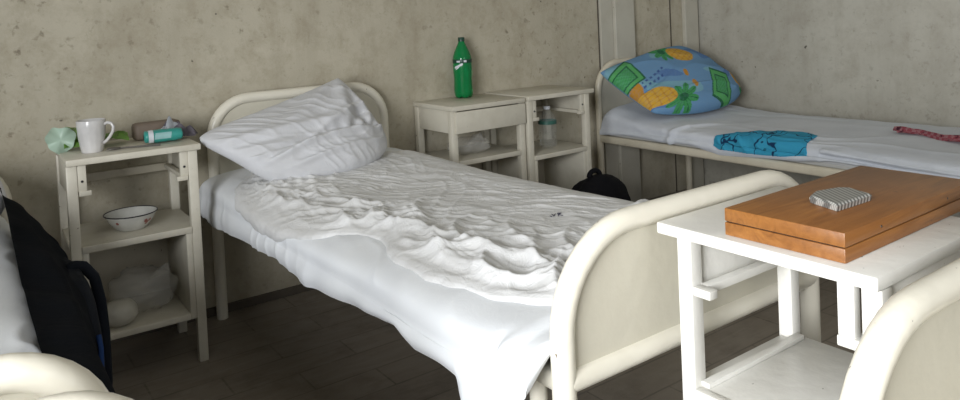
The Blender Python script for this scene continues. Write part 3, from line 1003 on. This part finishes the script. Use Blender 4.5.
def tb2(u, v):
    x = lerp(-.030, .022, u)+.004*(v-.5); a = lerp(-.12, .20, v)*pi
    return Vector((x, -.004-.0286*cos(a*.9), .023+.0214*sin(a)))
bm = bmesh.new(); add_grid(bm, tb2, 12, 10)
obj('label_patch', bm, plain('pale_teal', (.30, .52, .52), .4), o, 180, label='pale teal printed patch')
def wr(u, v, w=.09, d=.06, h=.03, s=0):
    return Vector((lerp(-w/2, w/2, u), lerp(-d/2, d/2, v), .004+h*max(0, .5+noise.noise((u*3.3+s, v*3.3, s)))*sqrt(sin(pi*min(1, max(0, u)))+.02)*sin(pi*v)+.002))
bm = bmesh.new(); add_grid(bm, lambda u, v: wr(u, v, .10, .05, .085, 3), 24, 20); bmesh.ops.solidify(bm, geom=bm.faces[:], thickness=.001)
o = tag(obj('paper_wrapper', bm, M['white_wrap'], None, 25), 'crumpled white wrapper above the teal tissue pack', 'wrapper'); o.location = (-.035, -.215, H+.001)
bm = bmesh.new(); add_grid(bm, lambda u, v: wr(u, v, .12, .05, .060, 8), 24, 20); bmesh.ops.solidify(bm, geom=bm.faces[:], thickness=.001)
o = tag(obj('foil_wrapper', bm, M['grey_wrap'], None, 25), 'grey purple foil wrapper at the right end of the stand top', 'wrapper'); o.location = (-.035, -.13, H+.001); o.rotation_euler = (0, 0, R(-25))
o.location = (-.038, -.245, H+.001); o.location.x = -.012; o.location.y = -.215; o.scale = (1.1, 1.1, 1.3)

# enamel bowl
t = thing('enamel_bowl', 'white enamel bowl with black rim on the shelf of the left bedside stand', 'bowl', (-.190, -.262, .4752))
t.scale = (.88, .88, .95)
prof = [(0, 0), (.050, 0), (.052, .003), (.066, .014), (.082, .034), (.090, .050), (.096, .056), (.0955, .058), (.088, .052), (.080, .036), (.064, .017), (.05, .007), (0, .006)]
obj('bowl_body', add_lathe(bmesh.new(), prof, 48), M['enamel'], t, 70)
bm = add_tube(bmesh.new(), [(.096*cos(2*pi*k/48), .096*sin(2*pi*k/48), .0575) for k in range(48)], .0022, 8, closed=True)
obj('rim', bm, M['rim'], t, 180, label='thin black rim')
def decal(u, v, a0, a1):
    a = lerp(a0, a1, u); z = lerp(.018, .044, v); r_ = interp([(.014, .066), (.034, .082), (.05, .090)], z)+.0006
    return Vector((r_*cos(a), r_*sin(a), z))
for ac, zc_, sz in ((-1.10, .034, 1.0), (-.98, .026, 1.2), (-.84, .033, .9), (-2.35, .036, .8)):
    bm = bmesh.new(); V = []
    for j in range(15):
        q_ = 1+.25*cos(5*2*pi*j/15)
        a = ac+.085*sz*q_*cos(2*pi*j/15); z = zc_+.0065*sz*q_*sin(2*pi*j/15)
        r_ = interp([(.014, .0668), (.034, .083), (.05, .0915)], z)+.001
        V.append(bm.verts.new((r_*cos(a), r_*sin(a), z)))
    bm.faces.new(V)
    obj('flower_decal', bm, M['red_decal'], t, label='faded red flower decal')

# plastic bags
def film_bag(name, label, loc, r, seed, knot, mat=M['clear_bag'], rz=0):
    t = thing(name, label, 'plastic bag', loc, rz)
    def f(q): return .16*noise.noise((q.x*1.7+seed, q.y*1.7, q.z*1.7))+.10*wrinkle(q.x, q.z, R(50), 2, 6, seed, .8)
    obj('bag_body', lump(bmesh.new(), (0, 0, r[2]*1.02), r, (50, 34), 2.3, f), mat, t, 60)
    k = Vector(knot)
    def ear(u, v):
        w_ = .018+.05*u
        return Vector((k.x+.07*u, k.y+(v-.5)*w_, k.z+.055*u+.02*sin(v*9+seed)*u-.03*u*u))
    bm = bmesh.new(); add_grid(bm, ear, 16, 14); bmesh.ops.solidify(bm, geom=bm.faces[:], thickness=.001)
    obj('bag_handle', bm, mat, t, 60)
    return t
film_bag('plastic_bag', 'rumpled clear plastic bag on the bottom shelf of the left bedside stand', (-.165, -.24, .178), (.105, .085, .072), 1.5, (.02, -.01, .10))
def f3(q): return .04*noise.noise((q.x*2, q.y*2, q.z*2))
o = tag(obj('bread_loaf', lump(bmesh.new(), (0, 0, .042), (.055, .050, .042), (40, 26), 2.3, f3), M['loaf'], None, 180),
        'round cream coloured loaf beside the clear bag on the bottom shelf', 'loaf'); o.location = (-.255, -.335, .178)
film_bag('plastic_bag', 'clear plastic bag on the shelf beneath the closed drawer', (1.27, -.20, .513), (.10, .07, .036), 4.5, (.0, 0, .045))

# green bottle
t = thing('soda_bottle', 'tall green plastic soda bottle standing on the middle bedside stand', 'bottle', (1.345, -.072, H+.0005))
prof = [(0, .004), (.030, 0), (.040, .004), (.0445, .018), (.0455, .04), (.0435, .09), (.0455, .13), (.0460, .150), (.0460, .185), (.044, .200), (.036, .225), (.024, .250), (.0165, .265), (.0145, .272)]
bm = add_lathe(bmesh.new(), prof, 40)
for v in bm.verts:
    r_ = sqrt(v.co.x**2+v.co.y**2); a = math.atan2(v.co.y, v.co.x)
    if v.co.z < .03 and r_ > .02: v.co.z += .006*max(0, cos(a*5))
obj('bottle_body', bm, M['green_pet'], t, 60)
obj('bottle_cap', add_lathe(bmesh.new(), [(0, .292), (.0145, .292), (.016, .290), (.016, .272), (.0, .272)], 24), M['dark_cap'], t, 40, label='dark green cap')
lb = obj('bottle_label', add_lathe(bmesh.new(), [(.0463, .187), (.0468, .186), (.0468, .170), (.0463, .169)], 40), M['dark_cap'], t, 60, label='dark label band with white letters')
bm = bmesh.new()
def strip(a0, a1, z0, z1, r_=.0475, sl=0):
    V = []
    for k in range(7):
        a = lerp(a0, a1, k/6); V.append((a, z0+sl*k/6, z1+sl*k/6))
    lo = [bm.verts.new((r_*cos(a), r_*sin(a), z)) for a, z, _ in V]; hi = [bm.verts.new((r_*cos(a), r_*sin(a), z)) for a, _, z in V]
    for k in range(6): bm.faces.new((lo[k], lo[k+1], hi[k+1], hi[k]))
fa = math.atan2(-3.033+.072, -.666-1.345)
strip(fa-.60, fa-.25, .173, .181); strip(fa+.15, fa+.45, .173, .183); strip(fa-.9, fa+.05, .142, .152, .0472, .018); strip(fa-.75, fa-.35, .136, .143, .0472, .012)
obj('label_print', bm, M['white_wrap'], lb)

# water bottle
t = thing('water_bottle', 'clear plastic water bottle partly filled on the shelf of the rightmost back stand', 'bottle', (1.745, -.215, .4762))
t.scale = (1.12, 1.12, .93)
prof = [(0, .006), (.026, 0), (.036, .004), (.040, .018), (.039, .05), (.041, .09), (.040, .12), (.041, .15), (.036, .172), (.020, .192), (.014, .200), (.014, .208)]
bm = add_lathe(bmesh.new(), prof, 36)
for v in bm.verts:
    a = math.atan2(v.co.y, v.co.x); k = 1+.03*sin(a*6)*sstep(.15, .0, v.co.z); v.co.x *= k; v.co.y *= k
obj('bottle_body', bm, M['clear_pet'], t, 60)
obj('water', add_lathe(bmesh.new(), [(0, .008), (.034, .008), (.0375, .02), (.0370, .05), (.0382, .078), (0, .078)], 30), M['water'], t, 50)
obj('bottle_cap', add_lathe(bmesh.new(), [(0, .222), (.014, .222), (.0155, .220), (.0155, .205), (0, .205)], 20), M['white_wrap'], t, 40)
obj('bottle_label', add_lathe(bmesh.new(), [(.0415, .128), (.0420, .127), (.0420, .146), (.0415, .145)], 32), plain('green_label', (.04, .14, .11), .4), t, 60, label='thin green label')

# wooden box with hinge line
t = thing('wooden_box', 'flat brown varnished wooden box lying on the white foreground stand', 'box', (.622, -2.352, H+.0005), R(.6))
bw, bd = .462, .208
obj('box_base', boxbm(-bw/2, bw/2, -bd/2, bd/2, 0, .0225, bev=.002), M['wood'], t, 40)
lid = obj('box_lid', boxbm(-bw/2, bw/2, -bd/2, bd/2, .0238, .0465, bev=.002), M['wood'], t, 40)
obj('seam_liner', boxbm(-bw/2+.003, bw/2-.003, -bd/2+.003, bd/2-.003, .021, .0255, bev=0), M['rim'], t)
for x in (-.12, .12):
    bm = add_lathe(bmesh.new(), [(0, 0), (.0022, 0), (.002, .0006), (0, .0008)], 12)
    bmesh.ops.transform(bm, matrix=Matrix.Translation((x, -bd/2, .034)) @ Matrix.Rotation(R(90), 4, 'X'), verts=bm.verts)
    obj('pin', bm, M['rim'], lid, 60)

# silver cross-hatched pack
zt = H+.0475
poly = [(.512, -2.333), (.549, -2.322), (.602, -2.336), (.613, -2.350), (.594, -2.398), (.490, -2.394)]
bm = bmesh.new()
cxp = sum(p[0] for p in poly)/6; cyp = sum(p[1] for p in poly)/6
lo = [(lerp(cxp, x, .96)-cxp, lerp(cyp, y, .96)-cyp) for x, y in poly]; hi = [(x-cxp, y-cyp) for x, y in poly]
A = [bm.verts.new((x, y, 0)) for x, y in lo]; B_ = [bm.verts.new((x, y, .009)) for x, y in hi]; C_ = [bm.verts.new((x*.93, y*.93, .0125)) for x, y in hi]
for Ra, Rb in ((A, B_), (B_, C_)):
    for k in range(6): bm.faces.new((Ra[k], Ra[(k+1) % 6], Rb[(k+1) % 6], Rb[k]))
bm.faces.new(A); bm.faces.new(C_)
o = tag(obj('cigarette_pack', bm, M['silver']), 'small silver cross hatched packet lying on the wooden box', 'packet'); o.location = (cxp, cyp, zt)

# ------------------------------------------------------------------ camera
cam = bpy.data.cameras.new('camera'); co = bpy.data.objects.new('camera', cam); COL.objects.link(co)
yaw, pitch, roll, f, py0 = -.622, -.032, .046, 740.43, -160.7
cy, sy = cos(yaw), sin(yaw); cp, sp_ = cos(pitch), sin(pitch)
r3 = Vector((cy, sy, 0)); fw = Vector((-sy, cy, 0))
fwd = fw*cp+Vector((0, 0, 1))*sp_; up = -fw*sp_+Vector((0, 0, 1))*cp
cr, sr = cos(roll), sin(roll)
Xc = r3*cr-up*sr; Yc = r3*sr+up*cr
Mx = Matrix((( Xc.x, Yc.x, -fwd.x, -.666), (Xc.y, Yc.y, -fwd.y, -3.033), (Xc.z, Yc.z, -fwd.z, 1.15), (0, 0, 0, 1)))
co.matrix_world = Mx
cam.sensor_width = 36; cam.sensor_fit = 'HORIZONTAL'; cam.lens = f*36/960
cam.shift_x = 0; cam.shift_y = py0/960
cam.clip_start = .02
scene.camera = co

# ------------------------------------------------------------------ light
w = bpy.data.worlds.new('world'); scene.world = w; w.use_nodes = True
bg = w.node_tree.nodes['Background']
bg.inputs[0].default_value = (.80, .88, 1, 1); bg.inputs[1].default_value = .27
def area(name, loc, target, sx, sy_, e, c):
    l = bpy.data.lights.new(name, 'AREA'); l.shape = 'RECTANGLE'; l.size = sx; l.size_y = sy_; l.energy = e; l.color = c
    o = bpy.data.objects.new(name, l); COL.objects.link(o); o.location = loc
    o.rotation_euler = (Vector(target)-Vector(loc)).to_track_quat('-Z', 'Y').to_euler()
    return o
k = area('window_light', (-2.25, -3.15, 1.30), (1.6, -2.55, .55), 1.3, 1.3, 100, (.97, .985, 1))
k.data.spread = R(140)
area('fill_light_far', (.6, -5.0, 1.7), (1.6, 0, .9), 2.2, 1.3, 15, (1, .985, .96))  # weak unseen fill lamp behind the camera, keeps the back wall lit

scene.view_settings.view_transform = 'Standard'
scene.view_settings.look = 'None'
scene.view_settings.exposure = 0
